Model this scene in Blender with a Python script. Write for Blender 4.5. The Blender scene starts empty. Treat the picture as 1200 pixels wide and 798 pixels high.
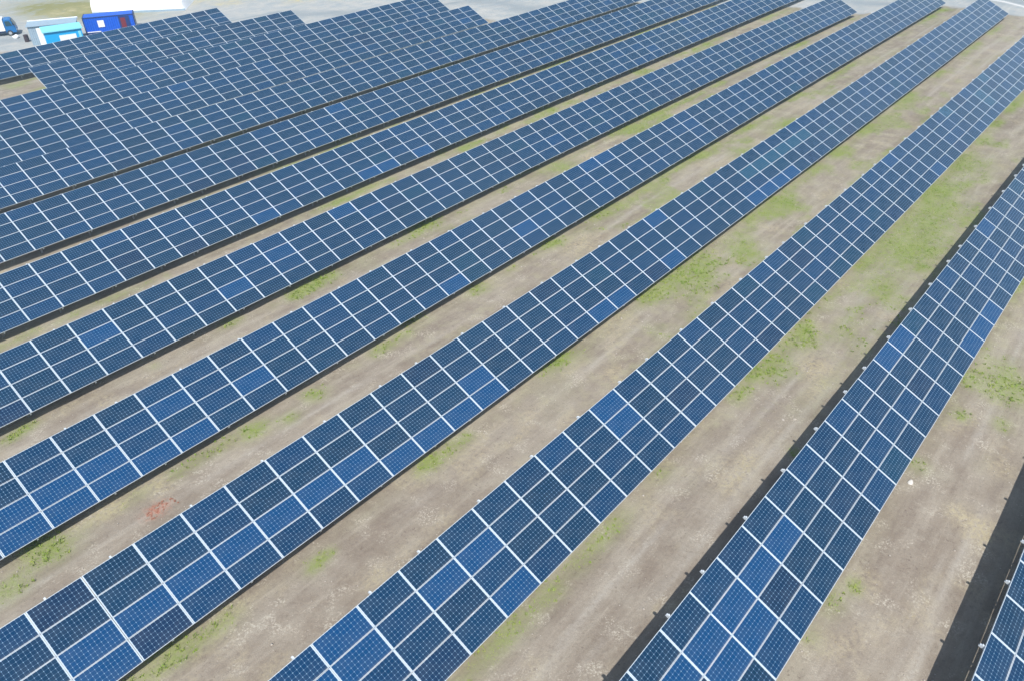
import bpy, math, random
import numpy as np
from mathutils import Matrix, Vector

random.seed(7)
HAZE = .0009
rng = np.random.default_rng(11)
scene = bpy.context.scene
COL = scene.collection
R = math.radians

# ------------------------------------------------------------------ world, sun, camera
world = bpy.data.worlds.new("World"); scene.world = world; world.use_nodes = True
wn = world.node_tree.nodes; wl = world.node_tree.links; wn.clear()
sky = wn.new('ShaderNodeTexSky'); sky.sky_type = 'NISHITA'; sky.sun_disc = False
SUN_DIR = Vector((-0.57, -0.47, 1.0)).normalized()          # from the ground towards the sun
sky.sun_elevation = math.asin(SUN_DIR.z)
sky.sun_rotation = math.atan2(SUN_DIR.x, SUN_DIR.y) % (2 * math.pi)
sky.air_density = 1.0; sky.dust_density = 1.5; sky.ozone_density = 1.0
bg = wn.new('ShaderNodeBackground'); bg.inputs['Strength'].default_value = 0.105
wo = wn.new('ShaderNodeOutputWorld')
wtc = wn.new('ShaderNodeTexCoord'); wmp = wn.new('ShaderNodeMapping'); wmp.inputs['Scale'].default_value = (1, 1, 2.2)
wnz = wn.new('ShaderNodeTexNoise'); wnz.inputs['Scale'].default_value = 3.2; wnz.inputs['Detail'].default_value = 6; wnz.inputs['Roughness'].default_value = .55
wl.new(wtc.outputs['Generated'], wmp.inputs[0]); wl.new(wmp.outputs[0], wnz.inputs['Vector'])
wmr = wn.new('ShaderNodeMapRange'); wmr.inputs[1].default_value = .52; wmr.inputs[2].default_value = .70; wmr.inputs[4].default_value = .65; wl.new(wnz.outputs[0], wmr.inputs[0])
wmx = wn.new('ShaderNodeMix'); wmx.data_type = 'RGBA'; wmx.inputs[7].default_value = (7.2, 8.6, 10.2, 1)
wsp = wn.new('ShaderNodeSeparateXYZ'); wl.new(wtc.outputs['Generated'], wsp.inputs[0])
whz = wn.new('ShaderNodeMapRange'); whz.inputs[1].default_value = .42; whz.inputs[2].default_value = .08; whz.inputs[4].default_value = .85; wl.new(wsp.outputs['Z'], whz.inputs[0])
wmax = wn.new('ShaderNodeMath'); wmax.operation = 'MAXIMUM'; wl.new(wmr.outputs[0], wmax.inputs[0]); wl.new(whz.outputs[0], wmax.inputs[1])
wl.new(wmax.outputs[0], wmx.inputs[0]); wl.new(sky.outputs[0], wmx.inputs[6]); wl.new(wmx.outputs[2], bg.inputs[0]); wl.new(bg.outputs[0], wo.inputs[0])

sd = bpy.data.lights.new('sun', 'SUN'); sd.energy = 4.4; sd.angle = R(0.6); sd.color = (1.0, 0.965, 0.92)
so = bpy.data.objects.new('sun', sd); COL.objects.link(so)
so.rotation_euler = SUN_DIR.to_track_quat('Z', 'Y').to_euler(); so.location = (-40, -33, 90)

YAW, PITCH, ROLL, FPX, CAMZ = 0.7182832835581142, 0.6207178663926669, -0.016309382301028512, 905.7905539657727, 26.43494107954458
def cam_axes():
    cy, sy, cp, sp = math.cos(YAW), math.sin(YAW), math.cos(PITCH), math.sin(PITCH)
    f = Vector((cy * cp, sy * cp, -sp)); r = Vector((sy, -cy, 0)); u = r.cross(f)
    cr, sr = math.cos(ROLL), math.sin(ROLL)
    return f, cr * r + sr * u, -sr * r + cr * u
CF, CR, CU = cam_axes()
cd = bpy.data.cameras.new('camera'); cd.sensor_width = 36; cd.lens = 36 * FPX / 1200; cd.clip_start = .5; cd.clip_end = 6000
co = bpy.data.objects.new('camera', cd); COL.objects.link(co)
co.matrix_world = Matrix(((CR.x, CU.x, -CF.x, 0), (CR.y, CU.y, -CF.y, 0), (CR.z, CU.z, -CF.z, CAMZ), (0, 0, 0, 1)))
scene.camera = co
vs = scene.view_settings; vs.view_transform = 'Standard'; vs.look = 'None'; vs.exposure = 0.35; vs.gamma = 1.0; vs.use_curve_mapping = False
def in_view(p, m=0.0):
    d = Vector(p) - Vector((0, 0, CAMZ)); z = d.dot(CF)
    if z < .5: return False
    return abs(d.dot(CR) / z * FPX) < 600 + m and abs(d.dot(CU) / z * FPX) < 399 + m

# ------------------------------------------------------------------ helpers
def tag(o, label=None, cat=None, group=None, kind=None):
    if label: o['label'] = label
    if cat: o['category'] = cat
    if group: o['group'] = group
    if kind: o['kind'] = kind
    return o
class MB:
    def __init__(s): s.v = []; s.f = []; s.mi = []
    def box(s, c, d, rot=None, mi=0):
        b = len(s.v)
        for z in (-.5, .5):
            for y in (-.5, .5):
                for x in (-.5, .5):
                    p = Vector((x * d[0], y * d[1], z * d[2]))
                    if rot is not None: p = rot @ p
                    s.v.append(tuple(p + Vector(c)))
        for q in ((0, 2, 3, 1), (4, 5, 7, 6), (0, 1, 5, 4), (2, 6, 7, 3), (0, 4, 6, 2), (1, 3, 7, 5)):
            s.f.append(tuple(b + i for i in q)); s.mi.append(mi)
        return s
    def prism(s, pts, axis, a, b, mi=0):      # pts: 2D outline (counter clockwise), extruded along axis from a to b
        n = len(pts); k = len(s.v)
        def P(p, t):
            return {'x': (t, p[0], p[1]), 'y': (p[0], t, p[1]), 'z': (p[0], p[1], t)}[axis]
        for t in (a, b):
            for p in pts: s.v.append(P(p, t))
        for i in range(n):
            j = (i + 1) % n; s.f.append((k + i, k + j, k + n + j, k + n + i)); s.mi.append(mi)
        s.f.append(tuple(k + i for i in reversed(range(n)))); s.mi.append(mi)
        s.f.append(tuple(k + n + i for i in range(n))); s.mi.append(mi)
        return s
    def cyl(s, c, r, h, axis='z', n=16, r2=None, mi=0):
        k = len(s.v); r2 = r if r2 is None else r2
        for t, rr in ((-h / 2, r), (h / 2, r2)):
            for i in range(n):
                a = 2 * math.pi * i / n; x, y = rr * math.cos(a), rr * math.sin(a)
                p = {'z': (x, y, t), 'x': (t, x, y), 'y': (x, t, y)}[axis]
                s.v.append((c[0] + p[0], c[1] + p[1], c[2] + p[2]))
        for i in range(n):
            j = (i + 1) % n; s.f.append((k + i, k + j, k + n + j, k + n + i)); s.mi.append(mi)
        s.f.append(tuple(k + i for i in reversed(range(n)))); s.mi.append(mi)
        s.f.append(tuple(k + n + i for i in range(n))); s.mi.append(mi)
        return s
    def mesh(s, name, mats):
        me = bpy.data.meshes.new(name); me.from_pydata(s.v, [], s.f); me.update()
        if not isinstance(mats, (list, tuple)): mats = [mats]
        for m in mats: me.materials.append(m)
        if len(mats) > 1: me.polygons.foreach_set('material_index', s.mi)
        import bmesh
        b = bmesh.new(); b.from_mesh(me); bmesh.ops.recalc_face_normals(b, faces=b.faces); b.to_mesh(me); b.free()
        return me
    def build(s, name, mats, parent=None, bevel=0):
        o = bpy.data.objects.new(name, s.mesh(name, mats)); COL.objects.link(o); o.parent = parent
        if bevel:
            md = o.modifiers.new('bevel', 'BEVEL'); md.width = bevel; md.segments = 2; md.limit_method = 'ANGLE'
        return o
def child(name, me, parent, loc=(0, 0, 0), rot=(0, 0, 0)):
    o = bpy.data.objects.new(name, me); COL.objects.link(o); o.parent = parent; o.location = loc; o.rotation_euler = rot
    return o
def empty(name, loc, rot=(0, 0, 0)):
    o = bpy.data.objects.new(name, None); COL.objects.link(o); o.location = loc; o.rotation_euler = rot; o.empty_display_size = .3
    return o

def mat(name, base=(.5, .5, .5), rough=.5, metal=0., spec=.5):
    m = bpy.data.materials.new(name); m.use_nodes = True
    p = m.node_tree.nodes['Principled BSDF']
    p.inputs['Base Color'].default_value = (*base, 1); p.inputs['Roughness'].default_value = rough
    p.inputs['Metallic'].default_value = metal; p.inputs['Specular IOR Level'].default_value = spec
    return m, m.node_tree.nodes, m.node_tree.links, p
def weathered(name, base, rough=.5, metal=0., amt=.25, scale=3., dirt=(.2, .17, .14), bump=0.):
    m, N, L, p = mat(name, base, rough, metal)
    tc = N.new('ShaderNodeTexCoord'); nz = N.new('ShaderNodeTexNoise'); nz.inputs['Scale'].default_value = scale
    nz.inputs['Detail'].default_value = 6; nz.inputs['Roughness'].default_value = .65
    L.new(tc.outputs['Object'], nz.inputs['Vector'])
    mr = N.new('ShaderNodeMapRange'); mr.inputs[1].default_value = .42; mr.inputs[2].default_value = .72; mr.inputs[4].default_value = amt
    L.new(nz.outputs[0], mr.inputs[0])
    mx = N.new('ShaderNodeMix'); mx.data_type = 'RGBA'; mx.inputs[6].default_value = (*base, 1); mx.inputs[7].default_value = (*dirt, 1)
    L.new(mr.outputs[0], mx.inputs[0]); L.new(mx.outputs[2], p.inputs['Base Color'])
    if bump:
        b = N.new('ShaderNodeBump'); b.inputs['Strength'].default_value = bump; b.inputs['Distance'].default_value = .02
        L.new(nz.outputs[0], b.inputs['Height']); L.new(b.outputs[0], p.inputs['Normal'])
    return m

# ------------------------------------------------------------------ rows measured from the photograph
TILT = 0.44089066464299714
ROW_Y = [-5.688, 3.038, 11.895, 20.748, 29.73, 38.63, 47.426, 56.315, 65.308, 74.016, 82.794, 91.562, 100.544]
ROW_Z = [-.144, .332, .081, .063, .022, -.08, -.059, -.08, -.083, -.076, .072, .022, -.07]
ROW_S = [.235, .026, -.072, -.102, -.124, -.195, -.026, -.061, -.042, .127, .143, -.202, .149]
ROW_K = [-.162, .295, .238, .237, .043, -.161, -.013, .017, -.001, -.124, -.111, -.122, .023]
YA = np.array(ROW_Y) + 1.8
def row_z(i, x):
    u = (np.clip(x, 0, 125) - 40) / 50
    return ROW_Z[i] + ROW_S[i] * u + ROW_K[i] * u * u
def ground_z(x, y):
    x = np.asarray(x, float); y = np.asarray(y, float)
    zs = np.stack([row_z(i, x) for i in range(13)], -1)
    t = np.clip(np.interp(y, YA, np.arange(13)), 0, 12); i0 = np.minimum(t.astype(int), 11); f = t - i0; f = f * f * (3 - 2 * f)
    a = np.take_along_axis(zs, i0[..., None], -1)[..., 0]; b = np.take_along_axis(zs, (i0 + 1)[..., None], -1)[..., 0]
    return a * (1 - f) + b * f
def gz(x, y): return float(ground_z(np.array([x]), np.array([y]))[0])

# ------------------------------------------------------------------ value noise for the ground masks
PERM = rng.random((256, 256))
def vnoise(x, y):
    xi = np.floor(x).astype(int); yi = np.floor(y).astype(int); fx = x - xi; fy = y - yi
    fx = fx * fx * (3 - 2 * fx); fy = fy * fy * (3 - 2 * fy)
    g = lambda a, b: PERM[a % 256, b % 256]
    return (g(xi, yi) * (1 - fx) + g(xi + 1, yi) * fx) * (1 - fy) + (g(xi, yi + 1) * (1 - fx) + g(xi + 1, yi + 1) * fx) * fy
def fbm(x, y, o=4):
    s = 0; a = .5; t = 0
    for k in range(o):
        s = s + a * vnoise(x * 2 ** k + 17.3 * k, y * 2 ** k + 5.1 * k); t += a; a *= .5
    return s / t
def sstep(a, b, x):
    t = np.clip((x - a) / (b - a), 0, 1); return t * t * (3 - 2 * t)

GRASS_SPOTS = [(13.5,29.2,.52),(5.3,38.4,.35),(6.1,38.7,.35),(3.3,29.3,.66),(1.3,28.6,.49),(3.2,30.2,.44),(17.3,29.1,.41),(15.2,28.6,.35),(3.7,21.5,.29),(4.6,21.5,.33),(10.2,20.0,.29),(10.9,20.1,.22),(27.4,21.4,.58),(28.2,21.1,.49),(18.3,38.9,.42),(23.4,38.5,.5),(25.4,38.7,.68),(22.7,38.4,.44),(23.4,33.8,.42),(25.5,30.6,.42),(30.7,29.7,.5),(35.1,31.4,.59),(38.8,29.7,.49),(44.6,30.2,.78),(39.2,20.5,1.22),(41.5,19.9,.91),(46.4,19.1,.95),(54.9,19.8,.92),(52.7,20.2,.77),(74.3,21.9,.8),(67.3,20.7,.9),(35.1,11.5,.76),(38.5,11.2,.7),(52.5,10.1,1.87),(56.8,10.3,1.72),(71.2,11.4,1.58),(64.6,11.5,1.48),(47.0,9.8,.98),(33.8,11.9,.47),(60.7,10.3,1.28),(41.3,.9,1.0),(37.2,2.3,.3),(37.9,.5,.34),(23.5,2.5,.24),(47.1,40.8,.73),(49.9,37.6,1.02),(61.4,38.2,.97),(65.7,38.5,1.01),(127.7,29.6,.97),(122.6,29.8,.59),(35.2,23.4,.55),(36.8,20.6,.54),(17.4,20.8,.29),(39.8,11.8,.51),(29.2,7.6,.21),(13.3,21.5,.19),(24.7,4.4,.18),(58.5,4.6,.53),(40.8,3.5,.33),(31.0,95.3,.75),(29.8,99.2,.77),(70.6,26.6,1.61),(62.7,26.5,1.13),(58.2,15.8,.79),(51.1,22.1,.78),(50.0,25.9,.92),(34.9,33.6,.72),(35.4,39.2,.64),(34.3,42.8,.52)]
STRAW_SPOTS = [(7.7,24.8,.33),(9.2,22.3,.36),(11.4,17.6,.42),(12.4,25.5,.48),(8.9,25.6,.3),(6.1,29.6,.39),(8.3,29.1,.4),(27.2,9.0,.49),(25.4,9.0,.55),(42.2,33.2,.78),(39.5,28.0,.96),(40.7,24.5,.83),(45.9,22.1,.73),(32.5,34.6,.59),(54.2,37.0,1.06),(67.5,38.1,1.02),(36.1,9.2,.75),(30.1,-.5,.52),(33.7,5.5,.43),(30.4,.6,.38),(19.2,23.9,.44),(28.9,17.8,.56),(65.2,121.6,1.9),(68.0,116.1,1.6),(75.8,108.8,1.5),(80.5,104.5,1.0),(50.,131.,2.2)]
def edge_x(y):     # where the field ends and the perimeter track begins
    return np.interp(y, [-60, 20, 30, 39, 48, 56, 65, 73, 75, 83, 88, 92, 97, 101, 105, 107, 112, 130], [128, 127.5, 130, 121.5, 117, 112, 107, 105, 84, 84.5, 83, 68, 66, 61, 59, 46, 38, 20])
def masks(x, y):
    n1 = fbm(x * .9, y * .9); n2 = fbm(x * .35 + 40, y * .6 + 9); n3 = fbm(x * 2.3 + 3, y * 2.3 + 90, 3)
    outside = sstep(-.6, .8, x - edge_x(y) + (n1 - .5) * 2.2)
    g = np.zeros_like(x)
    for a, b, r in GRASS_SPOTS:
        d2 = ((x - a) ** 2 * .55 + (y - b) ** 2) / (1.25 * r) ** 2
        g += np.exp(-d2) * 1.0
    g = np.minimum(g, 1.1) * (0.45 + 1.0 * n3)
    veil = sstep(18 + 10 * sstep(14, 4, y), 50 + 8 * sstep(14, 4, y), x) * (1 - sstep(60, 105, y)) * (1 - .7 * sstep(78, 105, x))
    for i, yr in enumerate(ROW_Y):
        yy = y - yr
        drip = np.exp(-((yy + .15) / .5) ** 2)
        along = sstep(.50, .70, fbm(x * .22 + 7 * i, np.full_like(x, i * 3.7)))
        g += drip * (along * .8 + .22 * veil + .08) * (.2 + 1.3 * n1)
    g += veil * (sstep(.50, .70, n2) * .68 * (.45 + n3) + .04)
    g *= (1 - outside)
    s = np.zeros_like(x)
    for a, b, r in STRAW_SPOTS:
        s += np.exp(-((x - a) ** 2 * .5 + (y - b) ** 2) / (1.2 * r) ** 2)
    s = np.minimum(s, 1.0) * (.4 + 1.1 * n3) + sstep(.56, .75, fbm(x * .5 + 60, y * .8 + 33)) * .5 * (1 - outside)
    rust = np.exp(-((x - 7.5) ** 2 * .5 + (y - 28) ** 2) / .22 ** 2 * .35)
    band = (x - edge_x(y))
    blue = outside * np.exp(-((band - 8.5 - (n2 - .5) * 3) / 2.6) ** 2)          # compacted grey wheel way
    stripe = np.exp(-((x - (124.5 + .62 * (y - 12)) - 3.5) / .5) ** 2) * sstep(28, 26, y)
    berm = np.exp(-(((x - 51) * .75 + (y - 132) * .2) / 3.8) ** 2 - ((y - 131) / 9) ** 2) * outside
    veil_ = np.clip(sstep(8 + 22 * sstep(14, 4, y), 34 + 26 * sstep(14, 4, y), x) * (1 - sstep(60, 105, y)) * (1 - outside) * (.35 + sstep(.35, .65, fbm(x * .25 + 3, y * .5 + 71))), 0, 1)
    rut = np.zeros_like(x)
    for i, yr in enumerate(ROW_Y):
        wob = (fbm(x * .05 + 11 * i, np.full_like(x, 3.1 * i), 3) - .5) * 1.6
        for c0, wd, am in ((-3.4, .16, 1.), (-1.75, .16, .9), (-2.9, .1, .5)):
            rut += np.exp(-((y - yr - c0 - wob) / wd) ** 2) * am * sstep(.40, .58, fbm(x * .12 + 5 * i + c0, np.full_like(x, 1.7 * i)))
    rut *= (1 - outside)
    return g, s, outside, rust, blue, stripe, berm, veil_, rut

# ------------------------------------------------------------------ ground
def axis_coords(a, b, step, far):
    c = list(np.arange(a, b + 1e-6, step)); d = step; lo = [a]; hi = [b]
    while lo[-1] > -far: d *= 1.35; lo.append(lo[-1] - d); hi.append(hi[-1] + d)
    return np.array(lo[:0:-1] + c + hi[1:])
gx = axis_coords(-4, 146, .25, 3500); gy = axis_coords(-14, 152, .25, 3500)
X, Y = np.meshgrid(gx, gy)
Zg = ground_z(X, Y) + (fbm(X * .8, Y * .8) - .5) * .07 + (fbm(X * 3 + 9, Y * 3, 2) - .5) * .025
nx, ny = len(gx), len(gy)
me = bpy.data.meshes.new('ground')
co3 = np.stack([X, Y, Zg], -1).reshape(-1, 3)
me.vertices.add(nx * ny); me.vertices.foreach_set('co', co3.ravel())
I = (np.arange(ny - 1)[:, None] * nx + np.arange(nx - 1)[None, :]).ravel()
quads = np.stack([I, I + 1, I + nx + 1, I + nx], -1)
me.loops.add(quads.size); me.loops.foreach_set('vertex_index', quads.ravel())
me.polygons.add(len(quads)); me.polygons.foreach_set('loop_start', np.arange(0, quads.size, 4)); me.polygons.foreach_set('loop_total', np.full(len(quads), 4))
me.update(calc_edges=True); me.validate()
G_, S_, O_, RU_, BL_, ST_, BE_, VE_, RT_ = masks(X.ravel(), Y.ravel())
for nm, arr in (('grassm', G_), ('straw', S_), ('track', O_), ('rust', RU_), ('wheelway', BL_), ('stripe', ST_), ('berm', BE_), ('veil', VE_), ('rut', RT_)):
    at = me.attributes.new(nm, 'FLOAT', 'POINT'); at.data.foreach_set('value', arr.astype(np.float32))
me.polygons.foreach_set('use_smooth', np.ones(len(quads), bool))
gm, N, L, P = mat('soil', rough=.95, spec=.15)
tc = N.new('ShaderNodeTexCoord')
def noise(scale, detail=5, rough=.6, vec=None, sx=1, sy=1):
    n = N.new('ShaderNodeTexNoise'); n.inputs['Scale'].default_value = scale; n.inputs['Detail'].default_value = detail; n.inputs['Roughness'].default_value = rough
    if sx != 1 or sy != 1:
        mp = N.new('ShaderNodeMapping'); mp.inputs['Scale'].default_value = (sx, sy, 1); L.new(tc.outputs['Object'], mp.inputs[0]); L.new(mp.outputs[0], n.inputs['Vector'])
    else: L.new(tc.outputs['Object'], n.inputs['Vector'])
    return n.outputs[0]
def ramp(src, a, b, lo=0., hi=1.):
    m = N.new('ShaderNodeMapRange'); m.inputs[1].default_value = a; m.inputs[2].default_value = b; m.inputs[3].default_value = lo; m.inputs[4].default_value = hi
    L.new(src, m.inputs[0]); return m.outputs[0]
def attr(n):
    a = N.new('ShaderNodeAttribute'); a.attribute_name = n; return a.outputs['Fac']
def math_(op, a, b, clamp=False):
    m = N.new('ShaderNodeMath'); m.operation = op; m.use_clamp = clamp
    for i, v in enumerate((a, b)):
        if isinstance(v, (int, float)): m.inputs[i].default_value = v
        else: L.new(v, m.inputs[i])
    return m.outputs[0]
def mix(fac, a, b):
    m = N.new('ShaderNodeMix'); m.data_type = 'RGBA'
    for i, v in ((0, fac), (6, a), (7, b)):
        if isinstance(v, (int, float)): m.inputs[i].default_value = v
        elif isinstance(v, tuple): m.inputs[i].default_value = (*v, 1)
        else: L.new(v, m.inputs[i])
    return m.outputs[2]
big = noise(.09, 4); mid = noise(.55, 6, .65); fine = noise(5., 6, .7); veg = noise(1.1, 7, .7); grit = noise(28., 4, .75); streak = noise(.9, 6, .7, sx=.16, sy=1.3); dots = noise(2.2, 3, .5)
c = mix(ramp(big, .38, .62), (.240, .200, .157), (.300, .260, .208))
c = mix(ramp(mid, .45, .68, 0, .75), c, (.355, .318, .258))
c = mix(ramp(streak, .5, .66, 0, .75), c, (.385, .345, .28))
c = mix(ramp(streak, .46, .30, 0, .6), c, (.17, .135, .107))
c = mix(ramp(fine, .56, .75, 0, .5), c, (.39, .35, .285))
c = mix(ramp(fine, .44, .28, 0, .5), c, (.16, .128, .10))
crumb = noise(11., 5, .75); patch = noise(.75, 4, .6); dark_ = noise(8., 4, .7)
c = mix(math_('MULTIPLY', ramp(crumb, .50, .60), ramp(patch, .52, .64), True), c, (.50, .46, .38))
c = mix(math_('MULTIPLY', ramp(dark_, .57, .66), ramp(patch, .50, .36), True), c, (.16, .125, .10))
c = mix(math_('MULTIPLY', attr('rut'), ramp(fine, .3, .6, .25, .9), True), c, (.40, .37, .32))
c = mix(math_('MULTIPLY', attr('straw'), ramp(fine, .38, .62), True), c, (.43, .375, .25))
gmix = math_('MULTIPLY', attr('grassm'), ramp(fine, .30, .58, .35, 1.), True)
c = mix(math_('MULTIPLY', gmix, ramp(mid, .3, .6, .6, 1.0), True), c, (.225, .28, .075))
c = mix(math_('MULTIPLY', math_('MULTIPLY', attr('veil'), ramp(veg, .47, .64), True), .34), c, (.36, .34, .20))
c = mix(math_('MULTIPLY', attr('rust'), ramp(fine, .4, .6), True), c, (.44, .11, .05))
trk = mix(ramp(mid, .35, .65), (.33, .375, .39), (.46, .46, .43))
trk = mix(ramp(fine, .5, .7, 0, .5), trk, (.30, .30, .29))
trk = mix(ramp(streak, .5, .68, 0, .6), trk, (.55, .53, .48))
trk = mix(math_('MULTIPLY', attr('wheelway'), .8, True), trk, (.26, .30, .32))
trk = mix(math_('MULTIPLY', math_('MULTIPLY', attr('berm'), 2.5), ramp(mid, .35, .6, .3, 1), True), trk, (.25, .25, .10))
trk = mix(math_('MULTIPLY', attr('straw'), ramp(mid, .35, .6), True), trk, (.50, .45, .27))
trk = mix(math_('MULTIPLY', attr('stripe'), .9, True), trk, (.72, .72, .70))
c = mix(attr('track'), c, trk)
c = mix(ramp(grit, .35, .7, 0, .35), c, (.12, .10, .085))
L.new(c, P.inputs['Base Color'])
bmp = N.new('ShaderNodeBump'); bmp.inputs['Strength'].default_value = .85; bmp.inputs['Distance'].default_value = .05
L.new(math_('ADD', fine, math_('MULTIPLY', grit, .4)), bmp.inputs['Height']); L.new(bmp.outputs[0], P.inputs['Normal'])
me.materials.append(gm)
go = bpy.data.objects.new('ground', me); COL.objects.link(go); tag(go, 'bare brown soil of the solar field with patchy weeds and pale tracks', kind='structure')

# ------------------------------------------------------------------ solar panel parts
t_white = weathered('anodised_frame', (.56, .61, .65), .38, 0.15, .12, 4)
t_galv = weathered('galvanised_steel', (.50, .52, .54), .45, .55, .25, 6)
t_back = mat('backsheet', (.72, .73, .74), .6)[0]
pm, N, L, P = mat('solar_cells', (.01, .03, .1), .16)
tc = N.new('ShaderNodeTexCoord'); sp = N.new('ShaderNodeSeparateXYZ'); L.new(tc.outputs['Object'], sp.inputs[0])
CP = .1605
def cellc(s):     # distance from the cell centre, 0..0.5, in cell units
    a = math_('DIVIDE', s, CP); f = N.new('ShaderNodeMath'); f.operation = 'FRACT'; L.new(math_('ADD', a, 60.0), f.inputs[0])
    return math_('ABSOLUTE', math_('SUBTRACT', f.outputs[0], .5), 0)
du, dv = cellc(sp.outputs['X']), cellc(sp.outputs['Y'])
gap = math_('MAXIMUM', math_('GREATER_THAN', du, .478), math_('GREATER_THAN', dv, .478))
dia = math_('GREATER_THAN', math_('ADD', du, dv), .865)
out = math_('MAXIMUM', math_('GREATER_THAN', math_('ABSOLUTE', sp.outputs['X'], 0), .963), math_('GREATER_THAN', math_('ABSOLUTE', sp.outputs['Y'], 0), .4815))
white = math_('MAXIMUM', math_('MAXIMUM', gap, dia), out)
# thin silver bus bars running along the panel
fb = N.new('ShaderNodeMath'); fb.operation = 'FRACT'; L.new(math_('ADD', math_('DIVIDE', sp.outputs['Y'], CP / 4), 60.0), fb.inputs[0])
bus = math_('GREATER_THAN', math_('ABSOLUTE', math_('SUBTRACT', fb.outputs[0], .5), 0), .472)
oi = N.new('ShaderNodeObjectInfo')
# every cell has its own slight tint
sn = N.new('ShaderNodeVectorMath'); sn.operation = 'SNAP'; sn.inputs[1].default_value = (CP, CP, 9)
av = N.new('ShaderNodeVectorMath'); av.operation = 'ADD'; L.new(tc.outputs['Object'], av.inputs[0]); av.inputs[1].default_value = (CP * 60, CP * 60, 0); L.new(av.outputs[0], sn.inputs[0])
cv = N.new('ShaderNodeCombineXYZ'); L.new(math_('MULTIPLY', oi.outputs['Random'], 91.), cv.inputs[2])
a2 = N.new('ShaderNodeVectorMath'); a2.operation = 'ADD'; L.new(sn.outputs[0], a2.inputs[0]); L.new(cv.outputs[0], a2.inputs[1])
wnz = N.new('ShaderNodeTexWhiteNoise'); L.new(a2.outputs[0], wnz.inputs['Vector'])
cell = mix(ramp(wnz.outputs[0], 0, 1, 0, .2), oi.outputs['Color'], (.001, .030, .078))
cell = mix(math_('MULTIPLY', bus, .25), cell, (.15, .22, .32))
cell = mix(gap, cell, (.10, .17, .27)); cell = mix(dia, cell, (.21, .33, .46)); cell = mix(out, cell, (.44, .53, .60))
# fine dust film
dn = noise(1.3, 5, .6); L.new(cell, P.inputs['Base Color'])
dust = mix(ramp(dn, .4, .75, .0, .07), cell, (.25, .27, .28)); dust = mix(math_('MULTIPLY', ramp(sp.outputs['Y'], -.40, -.485, 0, .22), ramp(dn, .3, .6), True), dust, (.24, .22, .19)); L.new(dust, P.inputs['Base Color'])
L.new(ramp(dn, .3, .7, .10, .22), P.inputs['Roughness'])
P.inputs['IOR'].default_value = 1.43

PW, PH, PX, PV = 2.004, .998, 2.01865, 1.015
b = MB(); b.box((0, 0, -.006), (PW - .022, PH - .022, .008)); cellmesh = b.mesh('solar_panel', [pm, t_back])
for pgn in cellmesh.polygons:
    pgn.material_index = 0 if pgn.normal.z > .5 else 1
b = MB()
for s in (-1, 1):
    b.box((0, s * (PH / 2 - .006), -.0225), (PW, .012, .045)); b.box((s * (PW / 2 - .006), 0, -.0225), (.012, PH - .024, .045))
framemesh = b.mesh('panel_frame', t_white)
SL = 4 * PV
b = MB(); b.box((0, SL / 2 + .06, -.15), (.07, SL + .12, .10)); b.box((0, SL + .04, -.07), (.07, .07, .05)); raftermesh = b.mesh('rafter', t_white)
ct, st_ = math.cos(TILT), math.sin(TILT); DY = SL * ct
Z0 = .70
def slope_pt(v, dz=0): return (-DY / 2 + v * ct - dz * st_, Z0 + v * st_ + dz * ct)
postmesh = {}
for nm, v in (('front', .75), ('rear', 3.25)):
    y, z = slope_pt(v, -.19); b = MB(); h = z + .35
    b.box((0, y, z - h / 2), (.09, .012, h)); b.box((-.045, y, z - h / 2), (.008, .07, h)); b.box((.045, y, z - h / 2), (.008, .07, h))
    postmesh[nm] = b.mesh('post', t_galv)
y1, z1 = slope_pt(3.25, -.19); y0, z0 = slope_pt(1.6, -.19)
b = MB(); yb, zb = y1, .55; vx = Vector((0, y0 - yb, z0 - zb)); ang = math.atan2(vx.z, vx.y)
b.box((.06, (y0 + yb) / 2, (z0 + zb) / 2), (.04, vx.length, .04), Matrix.Rotation(ang, 3, 'X')); bracemesh = b.mesh('brace', t_galv)
railmesh = {}
def rail(n):
    if n not in railmesh:
        b = MB(); b.box((n * PX / 2 - .005, 0, -.0725), (n * PX + .03, .045, .05)); railmesh[n] = b.mesh('rail', t_galv)
    return railmesh[n]

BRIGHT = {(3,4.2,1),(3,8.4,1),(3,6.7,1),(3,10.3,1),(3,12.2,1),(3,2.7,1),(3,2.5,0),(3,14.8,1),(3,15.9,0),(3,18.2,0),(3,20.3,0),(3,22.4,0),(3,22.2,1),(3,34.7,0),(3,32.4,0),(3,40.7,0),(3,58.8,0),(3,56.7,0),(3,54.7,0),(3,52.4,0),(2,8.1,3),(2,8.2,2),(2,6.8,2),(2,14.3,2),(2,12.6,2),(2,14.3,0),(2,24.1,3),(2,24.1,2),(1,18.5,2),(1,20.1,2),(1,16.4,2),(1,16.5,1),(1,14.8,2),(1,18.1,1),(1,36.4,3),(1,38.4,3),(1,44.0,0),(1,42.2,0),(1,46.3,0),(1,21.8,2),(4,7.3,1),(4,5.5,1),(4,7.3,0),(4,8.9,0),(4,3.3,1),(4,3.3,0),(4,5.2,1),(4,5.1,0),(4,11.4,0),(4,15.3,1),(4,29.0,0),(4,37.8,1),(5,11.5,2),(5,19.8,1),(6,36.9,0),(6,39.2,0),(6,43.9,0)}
PALE = {(3,60.7,2),(3,62.8,2),(3,58.8,2),(3,64.9,2),(3,57.0,2),(3,54.2,2),(2,77.2,3),(2,89.3,3),(2,84.3,1),(2,84.8,2)}  # paler cell colour stands in for clouds reflected in the glass
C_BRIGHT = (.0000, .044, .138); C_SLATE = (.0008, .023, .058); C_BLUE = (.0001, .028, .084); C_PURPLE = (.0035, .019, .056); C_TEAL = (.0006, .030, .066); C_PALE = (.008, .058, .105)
def lerp(a, b, t): return tuple(p * (1 - t) + q * t for p, q in zip(a, b))
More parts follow.
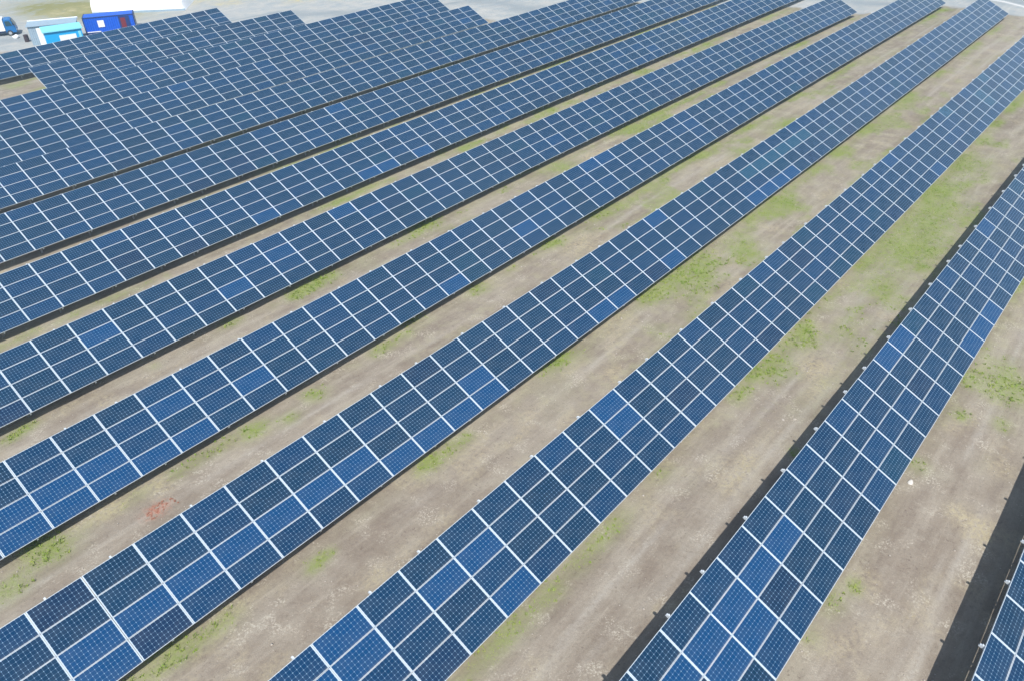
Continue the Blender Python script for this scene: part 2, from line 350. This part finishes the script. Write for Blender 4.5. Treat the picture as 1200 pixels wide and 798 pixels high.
def panel_colour(row, x, v):
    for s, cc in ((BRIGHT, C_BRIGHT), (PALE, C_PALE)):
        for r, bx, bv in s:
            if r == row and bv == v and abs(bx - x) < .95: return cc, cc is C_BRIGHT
    run = float(vnoise(np.array([x * .28 + row * 31.7]), np.array([v * 3.3 + row]))[0])     # neighbours in one string tend to match
    q = .55 * run + .45 * random.random()
    if q > .80: cc = C_BLUE if random.random() < .75 else lerp(C_BLUE, C_BRIGHT, .6)
    elif q > .58: cc = lerp(C_BLUE, C_SLATE, .5 * random.random())
    elif q > .40: cc = lerp(C_SLATE, C_BLUE, .3)
    elif q > .25: cc = C_SLATE if random.random() < (.8 if x > 30 else 1.) else C_TEAL
    else: cc = lerp(C_PURPLE, C_SLATE, random.random())
    k = random.uniform(.88, 1.15)
    return tuple(k * a for a in cc), False

ORD = ['first', 'second', 'third', 'fourth', 'fifth', 'sixth', 'seventh', 'eighth', 'ninth', 'tenth', 'eleventh', 'twelfth', 'thirteenth']
TP = 16.15
ROWS = {}
def series(phase, lo=-2, hi=12): return [(phase + TP * k, 8) for k in range(lo, hi)]
def until(lst, xe): # cut a row at its far end; a half table may close it
    o = []
    for x, n in lst:
        if x + 16 <= xe + .6: o.append((x, n))
        elif x + 8 <= xe + .6: o.append((x, 4))
    return o
ROWS[0] = series(10.83); ROWS[1] = series(17.15); ROWS[2] = series(11.1)
ROWS[3] = until(series(3.25), 124.3); ROWS[4] = until(series(7.95), 129.1); ROWS[5] = until(series(14.7), 119.8)
ROWS[6] = series(4.1); ROWS[7] = series(10.15); ROWS[8] = until(series(.38), 105.4)
ROWS[9] = [(80.85 - 16.0 - TP * k, 8) for k in range(5)][::-1]
ROWS[10] = [(82.4 - 16.0 - TP * k, 8) for k in range(5)][::-1]
ROWS[11] = [(30.3, 8), (46.45, 9)]
ROWS[12] = [(58.8 - 16.0 - TP * k, 8) for k in range(3)][::-1]
RAFTERS = {8: [1.15, 4.57, 8.0, 11.42, 14.85], 9: [1.15, 5.07, 9.0, 12.92, 16.85], 4: [1.15, 4.0, 6.85]}
def hx(x, n, i): # height and slope of a table
    return float(row_z(i, np.array([x]))[0])
count_tab = 0
for ri in range(13):
    tabs = []
    for x, n in ROWS[ri]:
        L_ = n * PX; vis = False
        for a in np.linspace(.3, L_ - .3, 24):
            for v in (.5, 1.5, 2.5, 3.5):
                yy, zz = slope_pt(v * PV)
                if in_view((x + a, ROW_Y[ri] + DY / 2 + yy, zz + hx(x + a, n, ri)), 7 if ri in (6, 7) else -3): vis = True
        if vis or (ri == 0 and 26 < x < 28): tabs.append((x, n))
    if ri == 1:      # the row runs on past the frame and its shadow with it
        tabs.append(ROWS[1][ROWS[1].index(tabs[-1]) + 1])
    for ti, (x, n) in enumerate(tabs):
        L_ = n * PX; za, zb_ = hx(x, n, ri), hx(x + L_, n, ri)
        jz = random.uniform(-.008, .008)
        root = empty('solar_table', (x, ROW_Y[ri] + DY / 2 + random.uniform(-.006, .006), za + jz), (0, -math.atan2(zb_ - za, L_), 0))
        tag(root, 'blue solar table, %s from the near end of the %s row from bottom right' % (ORD[ti], ORD[ri]), 'solar table', 'solar tables standing in long parallel rows')
        if len(tabs) == 1: root['label'] = 'blue solar table cut off by the edges, only one in the bottom right corner'
        count_tab += 1
        for c_ in range(n):
            for v in range(4):
                yy, zz = slope_pt((v + .5) * PV)
                o = child('solar_panel', cellmesh, root, ((c_ + .5) * PX, yy, zz), (TILT + R(random.gauss(0, .12)), R(random.gauss(0, .12)), 0))
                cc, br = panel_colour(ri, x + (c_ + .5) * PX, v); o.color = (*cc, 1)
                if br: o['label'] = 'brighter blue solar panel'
                child('panel_frame', framemesh, o)
        for a in RAFTERS[n]:
            yy, zz = slope_pt(0); child('rafter', raftermesh, root, (a, yy, zz), (TILT, 0, 0))
            child('post', postmesh['front'], root, (a, 0, 0)); child('post', postmesh['rear'], root, (a, 0, 0)); child('brace', bracemesh, root, (a, 0, 0))
        for v in (.5, 1.55, 2.55, 3.55):
            yy, zz = slope_pt(v); child('rail', rail(n), root, (0, yy, zz), (TILT, 0, 0))
print('tables', count_tab)

# ------------------------------------------------------------------ grass, dry stalks, stones
def scatter(name, n, xr, yr, fmask, blade, m, label, cat, seed):
    r = np.random.default_rng(seed)
    x = r.uniform(*xr, n); y = r.uniform(*yr, n)
    keep = r.random(n) < fmask(x, y)
    d = np.stack([x, y, np.full(n, -CAMZ)], -1); f = np.array(CF); rr = np.array(CR); u = np.array(CU)
    z = d @ f; keep &= (z > 1) & (np.abs(d @ rr / z * FPX) < 680) & (np.abs(d @ u / z * FPX) < 470)
    x, y = x[keep], y[keep]; zz = ground_z(x, y); k = len(x); nb = blade['n']
    cx = np.repeat(x, nb) + r.normal(0, blade['spread'], k * nb); cy = np.repeat(y, nb) + r.normal(0, blade['spread'], k * nb); cz = np.repeat(zz, nb) - .01
    a = r.uniform(0, 2 * np.pi, k * nb); h = r.uniform(*blade['h'], k * nb); w = r.uniform(*blade['w'], k * nb); lean = r.uniform(*blade['lean'], k * nb)
    la = r.uniform(0, 2 * np.pi, k * nb)
    dx, dy = np.cos(a) * w / 2, np.sin(a) * w / 2
    p0 = np.stack([cx - dx, cy - dy, cz], -1); p1 = np.stack([cx + dx, cy + dy, cz], -1)
    mxx, mxy = cx + np.cos(la) * lean * .45, cy + np.sin(la) * lean * .45
    p2 = np.stack([mxx + dx, mxy + dy, cz + h * .7], -1); p3 = np.stack([mxx - dx, mxy - dy, cz + h * .7], -1)
    tp = np.stack([cx + np.cos(la) * lean, cy + np.sin(la) * lean, cz + h], -1)
    V = np.stack([p0, p1, p2, p3, tp], 1).reshape(-1, 3); base = np.arange(k * nb) * 5
    me = bpy.data.meshes.new(name); me.vertices.add(len(V)); me.vertices.foreach_set('co', V.ravel())
    q = np.stack([base, base + 1, base + 2, base + 3], -1); t = np.stack([base + 3, base + 2, base + 4], -1)
    lp = np.concatenate([q.ravel(), t.ravel()]); me.loops.add(len(lp)); me.loops.foreach_set('vertex_index', lp)
    me.polygons.add(2 * k * nb); ls = np.concatenate([np.arange(k * nb) * 4, 4 * k * nb + np.arange(k * nb) * 3]); me.polygons.foreach_set('loop_start', ls)
    me.polygons.foreach_set('loop_total', np.concatenate([np.full(k * nb, 4), np.full(k * nb, 3)])); me.update(calc_edges=True)
    me.materials.append(m); o = bpy.data.objects.new(name, me); COL.objects.link(o); tag(o, label, cat, kind='stuff'); print(name, k)
    return o
def leafmat(name, a, b):
    m, N_, L_, p = mat(name, a, .7, spec=.2)
    tc = N_.new('ShaderNodeTexCoord'); n = N_.new('ShaderNodeTexNoise'); n.inputs['Scale'].default_value = 1.3; n.inputs['Detail'].default_value = 8; n.inputs['Roughness'].default_value = .8
    L_.new(tc.outputs['Object'], n.inputs['Vector']); mr = N_.new('ShaderNodeMapRange'); mr.inputs[1].default_value = .35; mr.inputs[2].default_value = .65; L_.new(n.outputs[0], mr.inputs[0])
    mx = N_.new('ShaderNodeMix'); mx.data_type = 'RGBA'; mx.inputs[6].default_value = (*a, 1); mx.inputs[7].default_value = (*b, 1); L_.new(mr.outputs[0], mx.inputs[0]); L_.new(mx.outputs[2], p.inputs['Base Color'])
    return m
gmask = lambda x, y: np.clip((masks(x, y)[0] - .22) * .9, 0, 1)
smask = lambda x, y: np.clip((masks(x, y)[1] - .35) * .8, 0, 1) * (1 - masks(x, y)[2])
grassmat = leafmat('grass_blades', (.15, .26, .03), (.30, .33, .085)); strawmat = leafmat('dry_stalks', (.34, .28, .15), (.46, .40, .26))
scatter('grass', 420000, (-2, 128), (-8, 60), gmask, dict(n=5, spread=.07, h=(.015, .07), w=(.01, .03), lean=(.02, .09)), grassmat, 'low green weeds and grass growing in patches between the panel rows', 'grass', 1)
scatter('grass', 40000, (0, 45), (-6, 45), gmask, dict(n=9, spread=.04, h=(.03, .14), w=(.015, .04), lean=(.03, .12)), grassmat, 'taller green weed tufts on the soil between the nearest rows', 'grass', 5)
scatter('dry_grass', 120000, (-2, 128), (-8, 60), smask, dict(n=6, spread=.09, h=(.01, .06), w=(.008, .02), lean=(.05, .25)), strawmat, 'pale dry stalks lying on the bare soil between the rows', 'dry grass', 2)

def rock_mesh(name, s, m, seed):
    import bmesh
    r = random.Random(seed); bm = bmesh.new(); bmesh.ops.create_icosphere(bm, subdivisions=2, radius=1)
    for v in bm.verts:
        k = 1 + .22 * math.sin(v.co.x * 3 + seed) * math.cos(v.co.y * 2.3 + seed * 2) + r.uniform(-.08, .08)
        v.co = Vector((v.co.x * s[0], v.co.y * s[1], v.co.z * s[2])) * k
    me = bpy.data.meshes.new(name); bm.to_mesh(me); bm.free(); me.materials.append(m); return me
stonemat = weathered('pale_stone', (.42, .38, .33), .9, 0, .5, 9, (.3, .26, .22), .4)
# scattered pebbles as one stuff object
r = np.random.default_rng(4); xs = r.uniform(-2, 90, 22000); ys = r.uniform(-8, 56, 22000); keep = fbm(xs * .4 + 50, ys * .6) > .5; xs, ys = xs[keep], ys[keep]
d = np.stack([xs, ys, np.full(len(xs), -CAMZ)], -1); z = d @ np.array(CF); keep = (np.abs(d @ np.array(CR) / z * FPX) < 620) & (np.abs(d @ np.array(CU) / z * FPX) < 420) & (z > 1); xs, ys = xs[keep], ys[keep]
k = len(xs); sz = r.gamma(2., .008, k) + .006; zz = ground_z(xs, ys)
octv = np.array([[1, 0, 0], [0, 1, 0], [-1, 0, 0], [0, -1, 0], [0, 0, .7], [0, 0, -.7]], float)
V = octv[None] * sz[:, None, None] * r.uniform(.6, 1.3, (k, 6, 1)); th = r.uniform(0, 6.28, k); cth, sth = np.cos(th)[:, None], np.sin(th)[:, None]
Vx = V[:, :, 0] * cth - V[:, :, 1] * sth + xs[:, None]; Vy = V[:, :, 0] * sth + V[:, :, 1] * cth + ys[:, None]; Vz = V[:, :, 2] + zz[:, None] + sz[:, None] * .2
F8 = [(0, 1, 4), (1, 2, 4), (2, 3, 4), (3, 0, 4), (1, 0, 5), (2, 1, 5), (3, 2, 5), (0, 3, 5)]
me = bpy.data.meshes.new('pebbles'); VV = np.stack([Vx, Vy, Vz], -1).reshape(-1, 3); me.vertices.add(len(VV)); me.vertices.foreach_set('co', VV.ravel())
FF = (np.array(F8)[None] + (np.arange(k) * 6)[:, None, None]).reshape(-1, 3); me.loops.add(FF.size); me.loops.foreach_set('vertex_index', FF.ravel()); me.polygons.add(len(FF))
me.polygons.foreach_set('loop_start', np.arange(0, FF.size, 3)); me.polygons.foreach_set('loop_total', np.full(len(FF), 3)); me.update(calc_edges=True); me.materials.append(stonemat)
o = bpy.data.objects.new('pebbles', me); COL.objects.link(o); tag(o, 'small pale pebbles strewn over the soil', 'pebbles', kind='stuff')
for i, (x, y, s, lab) in enumerate([(30.7, 2.7, .17, 'white rock beside the lower edge of the second row from bottom right'),
                                    (31.1, 9.05, .09, 'left one of two small pale stones between the second and third rows'),
                                    (31.5, 8.6, .08, 'right one of two small pale stones between the second and third rows')]):
    m_ = stonemat if i else weathered('white_rock', (.55, .53, .49), .9, 0, .6, 5, (.4, .36, .3), .3)
    o = bpy.data.objects.new('rock', rock_mesh('rock', (s, s * .7, s * .5), m_, i)); COL.objects.link(o); o.location = (x, y, gz(x, y) + s * .2); o.rotation_euler = (0, 0, i * 1.1)
    tag(o, lab, 'rock')

bmr = mat('brick', (.27, .13, .085), .9)[0]; b = MB(); rr_ = random.Random(3)
for i in range(46):
    x, y = 7.5 + rr_.gauss(0, .42), 28 + rr_.gauss(0, .17); q_ = rr_.uniform(.02, .07)
    b.box((x, y, gz(x, y) + q_ * .3), (q_ * 1.6, q_, q_ * .8), Matrix.Rotation(rr_.uniform(0, 3), 3, 'Z') @ Matrix.Rotation(rr_.uniform(-.4, .4), 3, 'X'))
o = b.build('brick_rubble', bmr); tag(o, 'crumbled red brick strewn on the soil between two rows', 'rubble', kind='stuff')

# ------------------------------------------------------------------ things beyond the field, top left
def corrug(mb, x0, x1, y, z0, z1, depth, n, facing=-1, mi=0):   # corrugated wall along x
    pts = []
    w = (x1 - x0) / n
    for i in range(n):
        a = x0 + i * w; pts += [(a, y), (a + .3 * w, y), (a + .5 * w, y + depth * -facing), (a + .8 * w, y + depth * -facing)]
    pts.append((x1, y))
    k = len(mb.v)
    for (px, py) in pts: mb.v.append((px, py, z0)); mb.v.append((px, py, z1))
    for i in range(len(pts) - 1):
        mb.f.append((k + 2 * i, k + 2 * i + 2, k + 2 * i + 3, k + 2 * i + 1)); mb.mi.append(mi)
m_blue = weathered('blue_container_paint', (.004, .10, .60), .45, 0, .12, 2, (.02, .10, .32))
m_dblue = weathered('dark_blue_paint', (.01, .035, .16), .5, 0, .2, 2, (.03, .05, .1))
m_white = weathered('white_paint', (.82, .83, .84), .5, 0, .1, 2, (.6, .6, .58))
m_red = mat('red_paint', (.17, .015, .025), .5)[0]
m_cyan = weathered('cyan_paint', (.01, .38, .78), .45, 0, .1, 2, (.05, .3, .5))
m_cyanroof = weathered('pale_cyan_roof', (.22, .66, .80), .5, 0, .2, 2, (.35, .6, .65))
m_glass = mat('window_glass', (.02, .06, .08), .08)[0]
m_dark = mat('dark_rubber', (.02, .02, .022), .8)[0]
m_grey = weathered('grey_blue_sheet', (.30, .40, .48), .5, 0, .4, 1.5, (.22, .28, .33))
m_steel = mat('galvanised_bar', (.6, .62, .64), .35, .6)[0]

ang = math.atan2(-.48, .88)
cx, cy = 45.1, 114.9
root = empty('shipping_container', (cx, cy, gz(cx, cy)), (0, 0, ang)); Lc, Dc, Hc = 6.4, 2.44, 2.15
tag(root, 'blue steel container with a white patch and a dark red panel beside the cyan cabin', 'container')
b = MB(); corrug(b, .12, Lc - .12, .02, .16, Hc - .12, .05, 22); corrug(b, .12, Lc - .12, Dc - .02, .16, Hc - .12, .05, 22, 1)
b.box((.06, Dc / 2, Hc / 2), (.03, Dc - .25, Hc - .25)); b.build('wall', m_blue, root)
b = MB(); b.box((Lc - .05, Dc / 2, Hc / 2), (.05, Dc - .26, Hc - .28)); d_ = b.build('door', m_dblue, root)
b = MB()
for y in (.5, .95, 1.45, 1.95): b.cyl((Lc - .01, y, Hc / 2), .02, Hc - .4, n=8)
b.build('lock_rod', m_steel, d_)
b = MB()
for x in (.06, Lc - .06):
    for y in (.06, Dc - .06): b.box((x, y, Hc / 2), (.125, .125, Hc))
for y in (.06, Dc - .06):
    b.box((Lc / 2, y, .08), (Lc - .26, .11, .155)); b.box((Lc / 2, y, Hc - .07), (Lc - .26, .11, .12))
for x in (.06, Lc - .06):
    b.box((x, Dc / 2, .08), (.11, Dc - .26, .155)); b.box((x, Dc / 2, Hc - .07), (.11, Dc - .26, .12))
b.build('frame', m_dblue, root)
b = MB(); b.box((Lc / 2, Dc / 2, Hc - .02), (Lc - .27, Dc - .27, .03)); b.build('roof', m_blue, root)
b = MB(); b.box((2.15, -.012, 1.25), (.80, .02, .85)); b.build('notice_board', m_white, root)
b = MB(); b.box((4.95, -.012, 1.15), (.62, .03, 1.25)); b.build('side_door', m_red, root)
b = MB(); b.box((5.1, -.004, 1.12), (1.35, .02, 1.7)); b.build('door_frame', m_dblue, root)
b = MB(); b.box((1.05, -.03, .30), (1.7, .05, .10)); b.build('ledge', m_white, root)

ang2 = math.atan2(-.30, .95)
cx, cy = 38.35, 110.7
root = empty('site_cabin', (cx, cy, gz(cx, cy)), (0, 0, ang2)); Lc, Dc, Hc = 4.35, 2.3, 2.25
tag(root, 'bright cyan site cabin with a white front panel, left of the blue container', 'cabin')
b = MB(); b.box((Lc / 2, Dc / 2, Hc / 2 + .05), (Lc, Dc, Hc - .1)); b.build('wall', m_cyan, root, .02)
b = MB(); b.prism([(-.18, Hc - .02), (Dc + .15, Hc + .12), (Dc + .15, Hc + .24), (-.18, Hc + .10)], 'x', -.15, Lc + .15); b.build('roof', m_cyanroof, root)
b = MB(); b.box((2.6, -.015, 1.1), (1.95, .03, 1.2)); b.build('front_panel', m_white, root)
b = MB(); b.box((-.015, Dc / 2, 1.12), (.03, Dc - .2, 1.9)); b.build('side_panel', m_white, root)
b = MB(); b.box((4.05, -.015, 1.05), (.3, .03, 1.8)); b.build('door', m_cyanroof, root)
b = MB()
for x in (.3, Lc - .3):
    b.box((x, Dc / 2, .03), (.2, Dc - .1, .14))
b.build('skid', m_grey, root)

cx, cy = 38.2, 115.2
root = empty('storage_shed', (cx, cy, gz(cx, cy)), (0, 0, ang)); Lc, Dc, Hc = 5.7, 2.2, 2.4
tag(root, 'long grey blue shed with a white far edge on its roof behind the cyan cabin', 'shed')
b = MB(); corrug(b, .05, Lc - .05, .05, 0, Hc - .1, .04, 24); corrug(b, .05, Lc - .05, Dc - .05, 0, Hc - .1, .04, 24, 1); b.box((.04, Dc / 2, Hc / 2), (.04, Dc - .12, Hc - .15)); b.box((Lc - .04, Dc / 2, Hc / 2), (.04, Dc - .12, Hc - .15)); b.build('wall', m_grey, root)
b = MB(); b.prism([(-.1, Hc - .1), (Dc + .1, Hc + .05), (Dc + .1, Hc + .11), (-.1, Hc - .04)], 'x', -.15, Lc + .1); b.build('roof', m_grey, root)
b = MB(); b.box((Lc / 2, Dc + .14, Hc + .05), (Lc + .3, .08, .30)); b.build('fascia', m_white, root)
b = MB(); b.box((1.4, .0, 1.05), (.9, .04, 2.05)); b.build('door', m_white, root)

# small lorry, seen from its side; cab to the right
cx, cy = 35.3, 124.4
root = empty('box_lorry', (cx, cy, gz(cx, cy)), (0, 0, math.atan2(-.42, .9)))
tag(root, 'small lorry with a white cargo box and blue cab, cut by the left edge', 'lorry')
b = MB(); b.box((1.55, .95, 1.42), (3.1, 1.9, 1.5)); b.build('cargo_box', m_white, root, .03)
b = MB(); b.box((1.9, .95, .52), (5.0, 1.2, .16)); b.box((.9, .03, .42), (1.5, .05, .26)); b.build('chassis', m_dblue, root)
m_cab = weathered('lorry_blue_paint', (.01, .14, .38), .35, 0, .1, 2, (.02, .1, .2))
b = MB(); b.prism([(3.15, .38), (4.35, .38), (4.42, .62), (4.36, 1.18), (4.0, 1.98), (3.85, 2.08), (3.22, 2.08), (3.15, 2.0)], 'y', .05, 1.85); cab = b.build('cab', m_cab, root, .04)
b = MB(); b.prism([(3.3, 1.25), (4.1, 1.25), (3.85, 1.86), (3.3, 1.86)], 'y', .03, .06); b.build('window', m_glass, cab)
b = MB(); b.prism([(4.375, 1.25), (4.395, 1.25), (4.10, 1.90), (4.08, 1.90)], 'y', .15, 1.75); b.build('windscreen', m_glass, cab)
for y in (.3, 1.6):
    b = MB(); b.box((4.43, y, .72), (.05, .26, .16)); b.build('headlight', m_white, cab)
b = MB(); b.box((4.2, -.06, 1.5), (.08, .14, .3)); b.build('mirror', m_dark, cab)
for x in (.3, 3.55):
    for y in (.14, 1.76):
        b = MB(); b.cyl((x, y, .36), .36, .22, 'y', 20); w_ = b.build('wheel', m_dark, root); b = MB(); b.cyl((x, y, .36), .2, .24, 'y', 16); b.build('rim', m_steel, w_)

# white arched storage tent
ax, ay = 51.2, 125.9; bx_, by_ = 61.0, 117.0; Lt = math.hypot(bx_ - ax, by_ - ay)
root = empty('storage_tent', (ax, ay, gz(ax, ay)), (0, 0, math.atan2(by_ - ay, bx_ - ax)))
tag(root, 'large plain white storage tent cut off by the top edge of the photo', 'tent')
m_tent = weathered('white_tarpaulin', (.86, .87, .88), .6, 0, .06, 1, (.7, .7, .7))
b = MB(); n = 18; prof = [(5.2 - 5.2 * math.cos(math.pi * i / n), .25 + 3.0 * math.sin(math.pi * i / n) ** .8) for i in range(n + 1)]
ns = 26; k = 0
for j in range(ns + 1):
    x = Lt * j / ns; sag = .05 * abs(math.sin(math.pi * j / ns * 6.5))
    for (y, z) in prof: b.v.append((x, y + sag * (1 if y < 5.2 else -1), max(.0, (z - sag) * (max(0., 1 - max(0., (x - Lt + 3) / 3) ** 2) ** .5))))
for j in range(ns):
    for i in range(n):
        p = j * (n + 1) + i; b.f.append((p, p + n + 1, p + n + 2, p + 1)); b.mi.append(0)
for j in (0, ns): b.f.append(tuple(j * (n + 1) + i for i in range(n + 1))); b.mi.append(0)
o = b.build('cover', m_tent, root)
b = MB()
for y in (0.02, 10.38): b.box((Lt / 2, y, .15), (Lt, .22, .3))
b.build('base_beam', m_grey, root)

# barrel and white sack near the lorry
b = MB(); b.cyl((0, 0, .44), .29, .88, n=20); b.cyl((0, 0, .3), .305, .03, n=20); b.cyl((0, 0, .6), .305, .03, n=20)
cx, cy = 38.6, 117.9
o = b.build('barrel', mat('dark_drum', (.05, .03, .035), .5)[0]); o.location = (cx, cy, gz(cx, cy)); tag(o, 'dark steel drum standing left of the cyan cabin', 'barrel')
import bmesh
bm = bmesh.new(); bmesh.ops.create_uvsphere(bm, u_segments=20, v_segments=12, radius=1)
for v in bm.verts: v.co = Vector((v.co.x * .42 * (1 + .08 * math.sin(5 * v.co.z)), v.co.y * .34, max(v.co.z, -.6) * .28 + .17 + .05 * math.sin(4 * v.co.x)))
me = bpy.data.meshes.new('sack'); bm.to_mesh(me); bm.free(); me.materials.append(m_white)
o = bpy.data.objects.new('sack', me); COL.objects.link(o); cx, cy = 38.4, 121.0; o.location = (cx, cy, gz(cx, cy)); tag(o, 'full white sack lying between the lorry and the dark drum', 'sack')

# ------------------------------------------------------------------ the hazy air
hm = bpy.data.materials.new('haze'); hm.use_nodes = True; hn = hm.node_tree.nodes; hn.clear()
pv = hn.new('ShaderNodeVolumePrincipled'); pv.inputs['Color'].default_value = (.50, .80, 1, 1); pv.inputs['Density'].default_value = HAZE; pv.inputs['Anisotropy'].default_value = .2
ho = hn.new('ShaderNodeOutputMaterial'); hm.node_tree.links.new(pv.outputs[0], ho.inputs['Volume'])
b = MB(); b.box((0, 0, 14.), (9600, 9600, 32.)); o = b.build('haze', hm); tag(o, 'thin bluish haze in the air over the whole field', 'haze', kind='stuff')
